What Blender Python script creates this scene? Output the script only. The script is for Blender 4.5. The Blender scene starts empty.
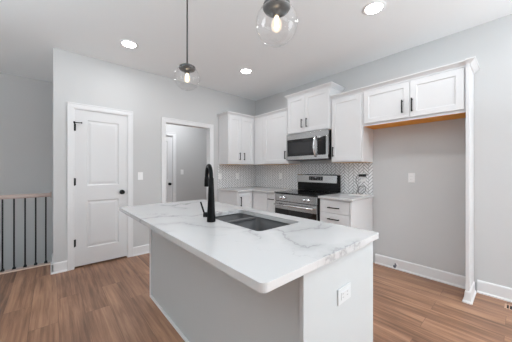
import bpy, bmesh, math, random
from mathutils import Vector, Matrix
random.seed(7)
S = bpy.context.scene
COL = S.collection

# ------------------------------------------------------------------ camera
cam_d = bpy.data.cameras.new('camera')
cam = bpy.data.objects.new('camera', cam_d)
COL.objects.link(cam)
F_PX = 232.303
cam_d.sensor_width = 36.0
cam_d.lens = F_PX * 36.0 / 512.0
cam_d.shift_y = -(171.0 - 170.538) / 512.0
cam_d.clip_start = 0.05
cam.location = (-3.2883, -3.7331, 1.2486)
cam.rotation_euler = (math.radians(90), 0, -math.radians(41.4505))
S.camera = cam

# ------------------------------------------------------------------ world, daylight, exposure
W = bpy.data.worlds.new('daylight_sky')
S.world = W
W.use_nodes = True
W.node_tree.nodes['Background'].inputs['Color'].default_value = (0.93, 0.97, 1.0, 1)
W.node_tree.nodes['Background'].inputs['Strength'].default_value = 1.0


def area_light(name, loc, rot, sx, sy, power, color=(1, 1, 1)):
    d = bpy.data.lights.new(name, 'AREA')
    d.shape = 'RECTANGLE'
    d.size, d.size_y = sx, sy
    d.energy = power
    d.color = color
    o = bpy.data.objects.new(name, d)
    o.location = loc
    o.rotation_euler = rot
    COL.objects.link(o)
    return o


R = math.radians
# daylight entering through the glazed rear wall of the open-plan room and a side window
COOL = (0.89, 0.96, 1.0)
area_light('daylight_patio', (-2.5, -12.06, 1.25), (R(90), 0, 0), 4.2, 2.3, 62, COOL)
area_light('daylight_right_window', (0.05, -6.2, 1.15), (R(90), 0, R(90)), 2.6, 2.1, 105, COOL)
area_light('daylight_side_window', (-7.08, -6.4, 1.5), (R(90), 0, R(-90)), 2.0, 1.5, 6, COOL)
area_light('daylight_stair_window', (-6.95, 0.95, 1.3), (R(90), 0, R(-90)), 0.9, 1.4, 12, COOL)
LAMP_W = 4.2            # each recessed lamp
LAMP_C = (0.94, 0.97, 1.0)
# unseen ceiling lights without fixtures, added for fill further back and in the hallway
for lx, ly, lw in ((-1.07, -4.6, 12), (-1.25, 0.85, 14)):
    lo = area_light('ceiling_fill', (lx, ly, 2.728), (0, 0, 0), 0.14, 0.14, lw, LAMP_C)
    lo.data.shape = 'DISK'
# unseen uplights added beside and behind the camera to brighten the ceiling
for lx, ly, lw in ((-4.9, -2.3, 66), (-4.4, -5.0, 50), (-1.5, -5.8, 140)):
    lo = area_light('uplight_fill', (lx, ly, 1.75), (R(180), 0, 0), 0.45, 0.45, lw, (0.78, 0.92, 1.0))
    lo.data.shape = 'DISK'

vs = S.view_settings
vs.view_transform = 'Standard'
vs.look = 'None'
vs.exposure = 0.10
vs.gamma = 1.0
vs.use_curve_mapping = False
S.cycles.max_bounces = 12
S.cycles.diffuse_bounces = 7
S.cycles.use_denoising = True
S.cycles.sample_clamp_indirect = 4.0

# ------------------------------------------------------------------ materials
def srgb(r, g, b):
    def f(c):
        c /= 255.0
        return c / 12.92 if c <= 0.04045 else ((c + 0.055) / 1.055) ** 2.4
    return (f(r), f(g), f(b), 1.0)


def mat(name, color, rough=0.5, metal=0.0, bump=0.0, bscale=200.0, var=0.0, vscale=3.0, coat=0.0, spec=0.5):
    m = bpy.data.materials.new(name)
    m.use_nodes = True
    nt = m.node_tree
    N, L = nt.nodes, nt.links
    b = N['Principled BSDF']
    b.inputs['Base Color'].default_value = color
    b.inputs['Roughness'].default_value = rough
    b.inputs['Metallic'].default_value = metal
    b.inputs['Specular IOR Level'].default_value = spec
    if coat:
        b.inputs['Coat Weight'].default_value = coat
        b.inputs['Coat Roughness'].default_value = 0.08
    tc = N.new('ShaderNodeTexCoord')
    if bump:
        n = N.new('ShaderNodeTexNoise')
        n.inputs['Scale'].default_value = bscale
        n.inputs['Detail'].default_value = 3
        L.new(tc.outputs['Object'], n.inputs['Vector'])
        bp = N.new('ShaderNodeBump')
        bp.inputs['Strength'].default_value = bump
        bp.inputs['Distance'].default_value = 0.002
        L.new(n.outputs['Fac'], bp.inputs['Height'])
        L.new(bp.outputs['Normal'], b.inputs['Normal'])
    if var:
        n = N.new('ShaderNodeTexNoise')
        n.inputs['Scale'].default_value = vscale
        n.inputs['Detail'].default_value = 4
        L.new(tc.outputs['Object'], n.inputs['Vector'])
        mx = N.new('ShaderNodeMix')
        mx.data_type = 'RGBA'
        mx.inputs[6].default_value = tuple(c * (1 - var) for c in color[:3]) + (1,)
        mx.inputs[7].default_value = tuple(min(1, c * (1 + var)) for c in color[:3]) + (1,)
        L.new(n.outputs['Fac'], mx.inputs[0])
        L.new(mx.outputs[2], b.inputs['Base Color'])
    return m


def emit(name, color, strength):
    m = bpy.data.materials.new(name)
    m.use_nodes = True
    b = m.node_tree.nodes['Principled BSDF']
    b.inputs['Base Color'].default_value = color
    b.inputs['Emission Color'].default_value = color
    b.inputs['Emission Strength'].default_value = strength
    return m


def metal_brushed(name, color, rough, axis):
    m = mat(name, color, rough, 1.0)
    nt = m.node_tree
    N, L = nt.nodes, nt.links
    tc = N.new('ShaderNodeTexCoord')
    mp = N.new('ShaderNodeMapping')
    sc = [600, 600, 600]
    sc[axis] = 6
    mp.inputs['Scale'].default_value = sc
    n = N.new('ShaderNodeTexNoise')
    n.inputs['Scale'].default_value = 1.0
    n.inputs['Detail'].default_value = 2
    L.new(tc.outputs['Object'], mp.inputs['Vector'])
    L.new(mp.outputs['Vector'], n.inputs['Vector'])
    bp = N.new('ShaderNodeBump')
    bp.inputs['Strength'].default_value = 0.08
    bp.inputs['Distance'].default_value = 0.001
    L.new(n.outputs['Fac'], bp.inputs['Height'])
    L.new(bp.outputs['Normal'], N['Principled BSDF'].inputs['Normal'])
    return m


def floor_mat():
    m = bpy.data.materials.new('oak_plank_floor')
    m.use_nodes = True
    nt = m.node_tree
    N, L = nt.nodes, nt.links
    b = N['Principled BSDF']
    b.inputs['Roughness'].default_value = 0.42
    tc = N.new('ShaderNodeTexCoord')
    mp = N.new('ShaderNodeMapping')
    mp.inputs['Rotation'].default_value = (0, 0, R(90))
    L.new(tc.outputs['Object'], mp.inputs['Vector'])
    br = N.new('ShaderNodeTexBrick')
    br.offset = 0.37
    br.inputs['Scale'].default_value = 1.0
    br.inputs['Brick Width'].default_value = 1.22
    br.inputs['Row Height'].default_value = 0.18
    br.inputs['Mortar Size'].default_value = 0.0015
    br.inputs['Mortar Smooth'].default_value = 0.2
    br.inputs['Bias'].default_value = 0.0
    br.inputs['Color1'].default_value = (0, 0, 0, 1)
    br.inputs['Color2'].default_value = (1, 1, 1, 1)
    br.inputs['Mortar'].default_value = (0.2, 0.2, 0.2, 1)
    L.new(mp.outputs['Vector'], br.inputs['Vector'])
    # per plank offset of the grain
    sep = N.new('ShaderNodeSeparateColor')
    L.new(br.outputs['Color'], sep.inputs['Color'])
    comb = N.new('ShaderNodeCombineXYZ')
    mul = N.new('ShaderNodeMath')
    mul.operation = 'MULTIPLY'
    mul.inputs[1].default_value = 23.0
    L.new(sep.outputs['Red'], mul.inputs[0])
    L.new(mul.outputs[0], comb.inputs['Z'])
    L.new(mul.outputs[0], comb.inputs['X'])
    add = N.new('ShaderNodeVectorMath')
    add.operation = 'ADD'
    L.new(mp.outputs['Vector'], add.inputs[0])
    L.new(comb.outputs['Vector'], add.inputs[1])
    mg = N.new('ShaderNodeMapping')
    mg.inputs['Scale'].default_value = (1.3, 30.0, 1.0)
    L.new(add.outputs['Vector'], mg.inputs['Vector'])
    g = N.new('ShaderNodeTexNoise')
    g.inputs['Scale'].default_value = 1.0
    g.inputs['Detail'].default_value = 8
    g.inputs['Roughness'].default_value = 0.66
    g.inputs['Distortion'].default_value = 0.4
    L.new(mg.outputs['Vector'], g.inputs['Vector'])
    mg2 = N.new('ShaderNodeMapping')
    mg2.inputs['Scale'].default_value = (1.1, 5.0, 1.0)
    L.new(add.outputs['Vector'], mg2.inputs['Vector'])
    g2 = N.new('ShaderNodeTexNoise')
    g2.inputs['Scale'].default_value = 1.3
    g2.inputs['Detail'].default_value = 3
    L.new(mg2.outputs['Vector'], g2.inputs['Vector'])
    mixg = N.new('ShaderNodeMath')
    mixg.operation = 'MULTIPLY_ADD'
    mixg.inputs[1].default_value = 0.66
    L.new(g.outputs['Fac'], mixg.inputs[0])
    m2 = N.new('ShaderNodeMath')
    m2.operation = 'MULTIPLY_ADD'
    m2.inputs[1].default_value = 0.46
    L.new(g2.outputs['Fac'], m2.inputs[0])
    m3 = N.new('ShaderNodeMath')
    m3.operation = 'MULTIPLY'
    m3.inputs[1].default_value = 0.09
    L.new(sep.outputs['Red'], m3.inputs[0])
    L.new(m3.outputs[0], m2.inputs[2])
    L.new(m2.outputs[0], mixg.inputs[2])
    cr = N.new('ShaderNodeValToRGB')
    e = cr.color_ramp.elements
    e[0].position = 0.42
    e[0].color = srgb(88, 61, 45)
    e[1].position = 0.80
    e[1].color = srgb(180, 138, 109)
    k = e.new(0.60)
    k.color = srgb(141, 103, 80)
    L.new(mixg.outputs[0], cr.inputs['Fac'])
    mx = N.new('ShaderNodeMix')
    mx.data_type = 'RGBA'
    L.new(br.outputs['Fac'], mx.inputs[0])
    L.new(cr.outputs['Color'], mx.inputs[6])
    mx.inputs[7].default_value = srgb(108, 78, 62)
    L.new(mx.outputs[2], b.inputs['Base Color'])
    bp = N.new('ShaderNodeBump')
    bp.inputs['Strength'].default_value = 0.12
    bp.inputs['Distance'].default_value = 0.002
    L.new(g.outputs['Fac'], bp.inputs['Height'])
    L.new(bp.outputs['Normal'], b.inputs['Normal'])
    return m


VEINS = [
    ([(-2.79, -2.25), (-2.66, -2.31), (-2.58, -2.52), (-2.44, -2.71), (-2.52, -2.91)], 0.030, 0.42),
    ([(-2.36, -2.72), (-2.34, -2.88), (-2.43, -3.02), (-2.46, -3.11), (-2.38, -3.14)], 0.028, 0.55),
    ([(-2.36, -2.90), (-2.19, -2.91), (-2.12, -2.96), (-2.01, -2.91)], 0.032, 0.50),
    ([(-2.50, -3.24), (-2.39, -3.225), (-2.29, -3.235), (-2.20, -3.235)], 0.028, 0.60),
    ([(-2.45, -1.63), (-2.41, -1.80)], 0.030, 0.40),
    ([(-2.02, -2.10), (-2.07, -2.33)], 0.030, 0.38),
]


def quartz_mat():
    m = bpy.data.materials.new('veined_quartz')
    m.use_nodes = True
    nt = m.node_tree
    N, L = nt.nodes, nt.links
    b = N['Principled BSDF']
    b.inputs['Roughness'].default_value = 0.16
    tc = N.new('ShaderNodeTexCoord')
    # warped coordinates
    nz = N.new('ShaderNodeTexNoise')
    nz.inputs['Scale'].default_value = 2.2
    nz.inputs['Detail'].default_value = 6
    nz.inputs['Roughness'].default_value = 0.6
    L.new(tc.outputs['Object'], nz.inputs['Vector'])
    sub = N.new('ShaderNodeVectorMath')
    sub.operation = 'SUBTRACT'
    sub.inputs[1].default_value = (0.5, 0.5, 0.5)
    L.new(nz.outputs['Color'], sub.inputs[0])
    scl = N.new('ShaderNodeVectorMath')
    scl.operation = 'SCALE'
    scl.inputs['Scale'].default_value = 0.75
    L.new(sub.outputs['Vector'], scl.inputs[0])
    add = N.new('ShaderNodeVectorMath')
    add.operation = 'ADD'
    L.new(tc.outputs['Object'], add.inputs[0])
    L.new(scl.outputs['Vector'], add.inputs[1])
    # long veins = thin lines where a warped field crosses zero
    def vein(dirv, period, phase, width):
        dp = N.new('ShaderNodeVectorMath')
        dp.operation = 'DOT_PRODUCT'
        dp.inputs[1].default_value = dirv
        L.new(add.outputs['Vector'], dp.inputs[0])
        a = N.new('ShaderNodeMath')
        a.operation = 'MULTIPLY_ADD'
        a.inputs[1].default_value = math.pi / period
        a.inputs[2].default_value = phase
        L.new(dp.outputs['Value'], a.inputs[0])
        s = N.new('ShaderNodeMath')
        s.operation = 'SINE'
        L.new(a.outputs[0], s.inputs[0])
        ab = N.new('ShaderNodeMath')
        ab.operation = 'ABSOLUTE'
        L.new(s.outputs[0], ab.inputs[0])
        mr = N.new('ShaderNodeMapRange')
        mr.interpolation_type = 'SMOOTHSTEP'
        mr.inputs['From Min'].default_value = 0.0
        mr.inputs['From Max'].default_value = width
        mr.inputs['To Min'].default_value = 1.0
        mr.inputs['To Max'].default_value = 0.0
        L.new(ab.outputs[0], mr.inputs['Value'])
        return mr.outputs['Result']
    v1 = vein((0.38, 0.92, 0.3), 0.62, 0.55, 0.075)
    v2 = vein((0.85, 0.52, 0.2), 0.55, 1.9, 0.03)
    v3 = vein((0.38, 0.92, 0.3), 0.62, 0.50, 0.30)
    # patchiness
    pn = N.new('ShaderNodeTexNoise')
    pn.inputs['Scale'].default_value = 2.6
    pn.inputs['Detail'].default_value = 3
    L.new(tc.outputs['Object'], pn.inputs['Vector'])
    pr = N.new('ShaderNodeMapRange')
    pr.inputs['From Min'].default_value = 0.40
    pr.inputs['From Max'].default_value = 0.56
    L.new(pn.outputs['Fac'], pr.inputs['Value'])

    def mulm(a, bsock, k):
        q = N.new('ShaderNodeMath')
        q.operation = 'MULTIPLY'
        L.new(a, q.inputs[0])
        L.new(bsock, q.inputs[1])
        p = N.new('ShaderNodeMath')
        p.operation = 'MULTIPLY'
        L.new(q.outputs[0], p.inputs[0])
        p.inputs[1].default_value = k
        return p.outputs[0]
    s1 = mulm(v1, pr.outputs['Result'], 0.40)
    s2 = mulm(v2, pr.outputs['Result'], 0.30)
    s3 = mulm(v3, pr.outputs['Result'], 0.15)
    a1 = N.new('ShaderNodeMath')
    a1.operation = 'ADD'
    L.new(s1, a1.inputs[0])
    L.new(s2, a1.inputs[1])
    a2 = N.new('ShaderNodeMath')
    a2.operation = 'ADD'
    L.new(a1.outputs[0], a2.inputs[0])
    L.new(s3, a2.inputs[1])

    # the slab's main veins: soft bands along broken lines, roughened by noise
    def math_(op, a, b=None, clamp=False):
        q = N.new('ShaderNodeMath')
        q.operation = op
        q.use_clamp = clamp
        for k, v in ((0, a), (1, b)):
            if v is None:
                continue
            if isinstance(v, (int, float)):
                q.inputs[k].default_value = v
            else:
                L.new(v, q.inputs[k])
        return q.outputs[0]
    wn = N.new('ShaderNodeTexNoise')
    wn.inputs['Scale'].default_value = 9.0
    wn.inputs['Detail'].default_value = 6
    wn.inputs['Roughness'].default_value = 0.65
    L.new(tc.outputs['Object'], wn.inputs['Vector'])
    ws = N.new('ShaderNodeVectorMath')
    ws.operation = 'SUBTRACT'
    ws.inputs[1].default_value = (0.5, 0.5, 0.5)
    L.new(wn.outputs['Color'], ws.inputs[0])
    wk = N.new('ShaderNodeVectorMath')
    wk.operation = 'SCALE'
    wk.inputs['Scale'].default_value = 0.16
    L.new(ws.outputs['Vector'], wk.inputs[0])
    wa = N.new('ShaderNodeVectorMath')
    wa.operation = 'ADD'
    L.new(tc.outputs['Object'], wa.inputs[0])
    L.new(wk.outputs['Vector'], wa.inputs[1])
    sx = N.new('ShaderNodeSeparateXYZ')
    L.new(wa.outputs['Vector'], sx.inputs[0])
    total = None
    for line, width, amt in VEINS:
        for (ax, ay), (bx, by) in zip(line, line[1:]):
            dx, dy = bx - ax, by - ay
            l2 = dx * dx + dy * dy
            px = math_('SUBTRACT', sx.outputs['X'], ax)
            py = math_('SUBTRACT', sx.outputs['Y'], ay)
            t = math_('DIVIDE', math_('ADD', math_('MULTIPLY', px, dx), math_('MULTIPLY', py, dy)), l2, True)
            ex = math_('SUBTRACT', px, math_('MULTIPLY', t, dx))
            ey = math_('SUBTRACT', py, math_('MULTIPLY', t, dy))
            d = math_('SQRT', math_('ADD', math_('MULTIPLY', ex, ex), math_('MULTIPLY', ey, ey)))
            core = math_('SUBTRACT', 1.0, math_('DIVIDE', d, width * 0.35), True)
            halo = math_('SUBTRACT', 1.0, math_('DIVIDE', d, width * 2.2), True)
            v = math_('ADD', math_('MULTIPLY', core, amt * 0.6), math_('MULTIPLY', halo, amt * 0.30))
            total = v if total is None else math_('MAXIMUM', total, v)
    a2b = N.new('ShaderNodeMath')
    a2b.operation = 'ADD'
    a2b.use_clamp = True
    L.new(a2.outputs[0], a2b.inputs[0])
    L.new(total, a2b.inputs[1])
    a2 = a2b
    mx = N.new('ShaderNodeMix')
    mx.data_type = 'RGBA'
    L.new(a2.outputs[0], mx.inputs[0])
    mx.inputs[6].default_value = srgb(205, 204, 204)
    mx.inputs[7].default_value = srgb(112, 110, 112)
    L.new(mx.outputs[2], b.inputs['Base Color'])
    return m


def clear_glass(name, tint=(1, 1, 1, 1)):
    m = bpy.data.materials.new(name)
    m.use_nodes = True
    nt = m.node_tree
    N, L = nt.nodes, nt.links
    N.remove(N['Principled BSDF'])
    t = N.new('ShaderNodeBsdfTransparent')
    t.inputs['Color'].default_value = tint
    g = N.new('ShaderNodeBsdfGlossy')
    g.inputs['Roughness'].default_value = 0.03
    lw = N.new('ShaderNodeLayerWeight')
    lw.inputs['Blend'].default_value = 0.5
    pw = N.new('ShaderNodeMath')
    pw.operation = 'POWER'
    pw.inputs[1].default_value = 4.0
    L.new(lw.outputs['Facing'], pw.inputs[0])
    fr = N.new('ShaderNodeMath')
    fr.operation = 'MULTIPLY_ADD'
    fr.inputs[1].default_value = 0.9
    fr.inputs[2].default_value = 0.07
    L.new(pw.outputs[0], fr.inputs[0])
    mx = N.new('ShaderNodeMixShader')
    L.new(fr.outputs[0], mx.inputs['Fac'])
    L.new(t.outputs['BSDF'], mx.inputs[1])
    L.new(g.outputs['BSDF'], mx.inputs[2])
    L.new(mx.outputs['Shader'], N['Material Output'].inputs['Surface'])
    return m


def bulb_mat():
    m = bpy.data.materials.new('glowing_bulb_glass')
    m.use_nodes = True
    nt = m.node_tree
    N, L = nt.nodes, nt.links
    N.remove(N['Principled BSDF'])
    t = N.new('ShaderNodeBsdfTransparent')
    e = N.new('ShaderNodeEmission')
    e.inputs['Color'].default_value = (1.0, 0.83, 0.62, 1)
    e.inputs['Strength'].default_value = 2.2
    mx = N.new('ShaderNodeMixShader')
    mx.inputs['Fac'].default_value = 0.2
    L.new(t.outputs['BSDF'], mx.inputs[1])
    L.new(e.outputs['Emission'], mx.inputs[2])
    L.new(mx.outputs['Shader'], N['Material Output'].inputs['Surface'])
    return m


M = {
    'wall': mat('wall_paint_grey', srgb(204, 204, 204), 0.85, bump=0.05, bscale=350),
    'ceiling': mat('ceiling_paint', srgb(244, 246, 247), 0.95, bump=0.08, bscale=250),
    'trim': mat('trim_white', srgb(231, 231, 232), 0.42, bump=0.02, bscale=60),
    'cabinet': mat('cabinet_white', srgb(229, 229, 230), 0.38, bump=0.015, bscale=80),
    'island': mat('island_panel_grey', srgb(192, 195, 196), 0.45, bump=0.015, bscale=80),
    'door': mat('door_white', srgb(224, 224, 225), 0.45, bump=0.03, bscale=40),
    'black': mat('matte_black_metal', srgb(10, 10, 11), 0.3, 0.0, bump=0.01, spec=0.12),
    'iron': mat('black_iron', srgb(24, 24, 25), 0.5, 0.4, bump=0.05),
    'steel': metal_brushed('brushed_steel', (0.50, 0.50, 0.50, 1), 0.24, 1),
    'chrome': mat('polished_steel', (0.78, 0.78, 0.79, 1), 0.14, 1.0, bump=0.01),
    'blackglass': mat('black_glass', srgb(10, 10, 11), 0.06, bump=0.001),
    'gloss_black': mat('gloss_black_enamel', srgb(8, 8, 9), 0.22, bump=0.005, spec=0.25),
    'blackplastic': mat('black_plastic', srgb(20, 20, 21), 0.4, bump=0.02),
    'greyglass': mat('tinted_oven_glass', srgb(44, 44, 46), 0.12, bump=0.002),
    'sink': mat('grey_composite', srgb(70, 69, 70), 0.5, bump=0.06, bscale=500, var=0.15, vscale=300),
    'plate': mat('white_plastic', srgb(244, 244, 244), 0.35, bump=0.01),
    'plate_matte': mat('off_white_plastic', srgb(208, 210, 211), 0.45, bump=0.01),
    'slot': mat('dark_slot', srgb(120, 120, 122), 0.6, bump=0.01),
    'plywood': mat('orange_plywood', srgb(226, 150, 44), 0.6, bump=0.05, var=0.12, vscale=6),
    'rawedge': mat('raw_wood_edge', srgb(206, 168, 122), 0.6, bump=0.05, var=0.1, vscale=8),
    'railwood': mat('grey_brown_wood', srgb(178, 158, 150), 0.5, bump=0.06, var=0.14, vscale=12),
    'nosing': mat('pale_nosing', srgb(222, 200, 184), 0.5, bump=0.03),
    'gunmetal': mat('smoked_gunmetal', srgb(92, 92, 92), 0.4, 0.85, bump=0.05, var=0.3, vscale=14),
    'rod': mat('dark_grey_rod', srgb(70, 70, 71), 0.4, 0.6, bump=0.02),
    'glass': clear_glass('clear_glass'),
    'led': emit('led_lens', (1, 0.98, 0.95, 1), 28),
    'filament': emit('warm_filament', (1, 0.80, 0.52, 1), 28),
    'bulb': bulb_mat(),
    'grout': mat('grey_grout', srgb(112, 112, 115), 0.9, bump=0.05),
    'tile': mat('white_glazed_tile', srgb(240, 240, 241), 0.16, bump=0.02, bscale=20),
    'cord': mat('grey_cord', srgb(118, 118, 120), 0.5, bump=0.02),
    'paper': mat('white_paper', srgb(232, 232, 232), 0.8, bump=0.02),
    'bronze': mat('brown_register_metal', srgb(186, 152, 130), 0.5, 0.0, bump=0.02),
    'duct_shade': mat('painted_duct_shade', srgb(24, 20, 18), 0.8, bump=0.02),
    'display': mat('display_legend', srgb(150, 152, 155), 0.4, bump=0.002),
    'brass': mat('brushed_nickel', (0.20, 0.21, 0.24, 1), 0.35, 1.0, bump=0.02),
    'floor': floor_mat(),
    'quartz': quartz_mat(),
}

# ------------------------------------------------------------------ mesh helpers
def bm_new():
    return bmesh.new()


def quadprism(bm, lo, hi, mi=0):
    x0, y0, z0 = lo
    x1, y1, z1 = hi
    v = [bm.verts.new(p) for p in ((x0, y0, z0), (x1, y0, z0), (x1, y1, z0), (x0, y1, z0),
                                   (x0, y0, z1), (x1, y0, z1), (x1, y1, z1), (x0, y1, z1))]
    for f in ((0, 3, 2, 1), (4, 5, 6, 7), (0, 1, 5, 4), (1, 2, 6, 5), (2, 3, 7, 6), (3, 0, 4, 7)):
        fc = bm.faces.new([v[i] for i in f])
        fc.material_index = mi
    return v


def box(bm, x0, x1, y0, y1, z0, z1, mi=0):
    return quadprism(bm, (min(x0, x1), min(y0, y1), min(z0, z1)), (max(x0, x1), max(y0, y1), max(z0, z1)), mi)


def cyl(bm, a, b, r0, r1=None, n=20, caps=True, smooth=True):
    r1 = r0 if r1 is None else r1
    a, b = Vector(a), Vector(b)
    d = (b - a).normalized()
    t = Vector((0, 0, 1)) if abs(d.z) < 0.9 else Vector((1, 0, 0))
    u = d.cross(t).normalized()
    w = d.cross(u)
    A, B = [], []
    for i in range(n):
        c, s = math.cos(2 * math.pi * i / n), math.sin(2 * math.pi * i / n)
        A.append(bm.verts.new(a + (u * c + w * s) * r0))
        B.append(bm.verts.new(b + (u * c + w * s) * r1))
    for i in range(n):
        f = bm.faces.new((A[i], A[(i + 1) % n], B[(i + 1) % n], B[i]))
        f.smooth = smooth
    if caps:
        bm.faces.new(A[::-1])
        bm.faces.new(B)


def tube(bm, pts, rad, n=14, caps=True):
    pts = [Vector(p) for p in pts]
    rads = rad if isinstance(rad, (list, tuple)) else [rad] * len(pts)
    rings = []
    prev = None
    for i, p in enumerate(pts):
        d = (pts[min(i + 1, len(pts) - 1)] - pts[max(i - 1, 0)]).normalized()
        if prev is None:
            t = Vector((0, 0, 1)) if abs(d.z) < 0.9 else Vector((1, 0, 0))
            u = d.cross(t).normalized()
        else:
            u = (prev - d * prev.dot(d)).normalized()
        prev = u
        w = d.cross(u)
        rings.append([bm.verts.new(p + (u * math.cos(2 * math.pi * k / n) + w * math.sin(2 * math.pi * k / n)) * rads[i]) for k in range(n)])
    for a, b in zip(rings, rings[1:]):
        for k in range(n):
            f = bm.faces.new((a[k], a[(k + 1) % n], b[(k + 1) % n], b[k]))
            f.smooth = True
    if caps:
        bm.faces.new(rings[0][::-1])
        bm.faces.new(rings[-1])


def lathe(bm, c, prof, n=36, axis='z', smooth=True):
    """prof: list of (r, h) along the axis; r = 0 closes to a point"""
    c = Vector(c)

    def pt(r, h, a):
        x, y = r * math.cos(a), r * math.sin(a)
        if axis == 'z':
            return c + Vector((x, y, h))
        if axis == 'y':
            return c + Vector((x, h, y))
        return c + Vector((h, x, y))
    rings = []
    for r, h in prof:
        if r < 1e-6:
            rings.append([bm.verts.new(pt(0, h, 0))])
        else:
            rings.append([bm.verts.new(pt(r, h, 2 * math.pi * k / n)) for k in range(n)])
    for a, b in zip(rings, rings[1:]):
        for k in range(n):
            k2 = (k + 1) % n
            if len(a) == 1 and len(b) == 1:
                continue
            if len(a) == 1:
                f = bm.faces.new((a[0], b[k2], b[k]))
            elif len(b) == 1:
                f = bm.faces.new((a[k], a[k2], b[0]))
            else:
                f = bm.faces.new((a[k], a[k2], b[k2], b[k]))
            f.smooth = smooth


def ring_stack(bm, rects):
    """closed frustum stack; rects = list of (x0,x1,y0,y1,z)"""
    rows = [[bm.verts.new(p) for p in ((a, c, z), (b, c, z), (b, d, z), (a, d, z))] for a, b, c, d, z in rects]
    for p, q in zip(rows, rows[1:]):
        for k in range(4):
            bm.faces.new((p[k], p[(k + 1) % 4], q[(k + 1) % 4], q[k]))
    bm.faces.new(rows[0][::-1])
    bm.faces.new(rows[-1])


def obj(name, bm, m, parent=None, bevel=0.0, seg=2, mats=None):
    bmesh.ops.recalc_face_normals(bm, faces=bm.faces)
    me = bpy.data.meshes.new(name)
    org = parent_origin(parent) if parent else Vector((0, 0, 0))
    if org.length:
        bmesh.ops.translate(bm, verts=bm.verts, vec=-org)
    bm.to_mesh(me)
    bm.free()
    o = bpy.data.objects.new(name, me)
    for k in (mats or [m]):
        me.materials.append(M[k])
    COL.objects.link(o)
    if parent:
        o.parent = parent
    if bevel:
        bv = o.modifiers.new('edge', 'BEVEL')
        bv.width = bevel
        bv.segments = seg
        bv.limit_method = 'ANGLE'
        bv.angle_limit = R(40)
    return o


def parent_origin(p):
    v = Vector((0, 0, 0))
    while p:
        v += Vector(p.location)
        p = p.parent
    return v


def thing(name, label, cat, loc=(0, 0, 0), group=None):
    o = bpy.data.objects.new(name, None)
    o.empty_display_size = 0.1
    o.location = loc
    COL.objects.link(o)
    return tag(o, label, cat, group)


def tag(o, label, cat, group=None):
    o['label'] = label
    o['category'] = cat
    if group:
        o['group'] = group
    return o


def struct(name, bm, m, parent=None, bevel=0.0, mats=None):
    o = obj(name, bm, m, parent, bevel, mats=mats)
    if not parent:
        o['kind'] = 'structure'
    return o


def copy_tree(o, parent=None):
    c = o.copy()
    COL.objects.link(c)
    if parent:
        c.parent = parent
    for ch in list(o.children):
        copy_tree(ch, c)
    return c


# face frames: u along the wall, v = z, d outward from the wall surface
def fbox(bm, face, u0, u1, v0, v1, d0, d1, mi=0):
    """face 'X': front faces -x, u is y, d is distance to -x from x = 0;  face 'Y': faces -y, u is x."""
    if face == 'X':
        return box(bm, -d1, -d0, u0, u1, v0, v1, mi)
    return box(bm, u0, u1, -d1, -d0, v0, v1, mi)


def shaker(name, face, u0, u1, v0, v1, d, parent, m='cabinet', stile=0.058, th=0.02):
    """recessed-panel door: four frame members around a sunk panel, one mesh"""
    bm = bm_new()
    lo, hi = min(u0, u1), max(u0, u1)
    rings = []
    def ring(i, dd):
        return [P3(face, a, b, dd) for a, b in ((lo + i, v0 + i), (hi - i, v0 + i), (hi - i, v1 - i), (lo + i, v1 - i))]
    seq = [(0, d - th), (0, d - 0.0015), (0.0015, d), (stile, d), (stile + 0.004, d - 0.009)]
    rows = [[bm.verts.new(p) for p in ring(i, dd)] for i, dd in seq]
    for p, q in zip(rows, rows[1:]):
        for k in range(4):
            bm.faces.new((p[k], p[(k + 1) % 4], q[(k + 1) % 4], q[k]))
    bm.faces.new(rows[0][::-1])
    bm.faces.new(rows[-1])
    return obj(name, bm, m, parent)


def slab(name, face, u0, u1, v0, v1, d, parent, m='cabinet', th=0.02):
    bm = bm_new()
    fbox(bm, face, u0, u1, v0, v1, d - th, d)
    return obj(name, bm, m, parent, bevel=0.002)


def P3(face, u, v, d):
    return (-d, u, v) if face == 'X' else (u, -d, v)


def bar_handle(face, u, v, d, length, vertical, parent):
    bm = bm_new()
    h = length / 2
    out = d + 0.03
    if vertical:
        a, b = (u, v - h), (u, v + h)
        p, q = (u, v - h + 0.012), (u, v + h - 0.012)
    else:
        a, b = (u - h, v), (u + h, v)
        p, q = (u - h + 0.012, v), (u + h - 0.012, v)
    w = 0.006
    if vertical:
        fbox(bm, face, u - w, u + w, v - h, v + h, out - 0.005, out + 0.005)
    else:
        fbox(bm, face, u - h, u + h, v - w, v + w, out - 0.005, out + 0.005)
    for s in (p, q):
        fbox(bm, face, s[0] - 0.005, s[0] + 0.005, s[1] - 0.005, s[1] + 0.005, d - 0.001, out)
    return obj('handle', bm, 'black', parent, bevel=0.0015)


H = 2.74
XL, YR = -7.0, -12.0          # far left and rear walls of the open-plan room
WT = 0.115                   # wall thickness

# ------------------------------------------------------------------ setting
bm = bm_new()
box(bm, XL, 0.0, YR, 0.0, -0.04, 0.0)
box(bm, XL, -3.266, 0.0, 0.458, -0.04, 0.0)
box(bm, -3.266, 0.3, 0.0, 1.5, -0.04, 0.0)
bmesh.ops.remove_doubles(bm, verts=bm.verts, dist=1e-5)
struct('floor', bm, 'floor')

bm = bm_new()
box(bm, XL - 0.12, 0.5, YR - 0.12, 1.62, H, H + 0.1)
struct('ceiling', bm, 'ceiling')

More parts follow.
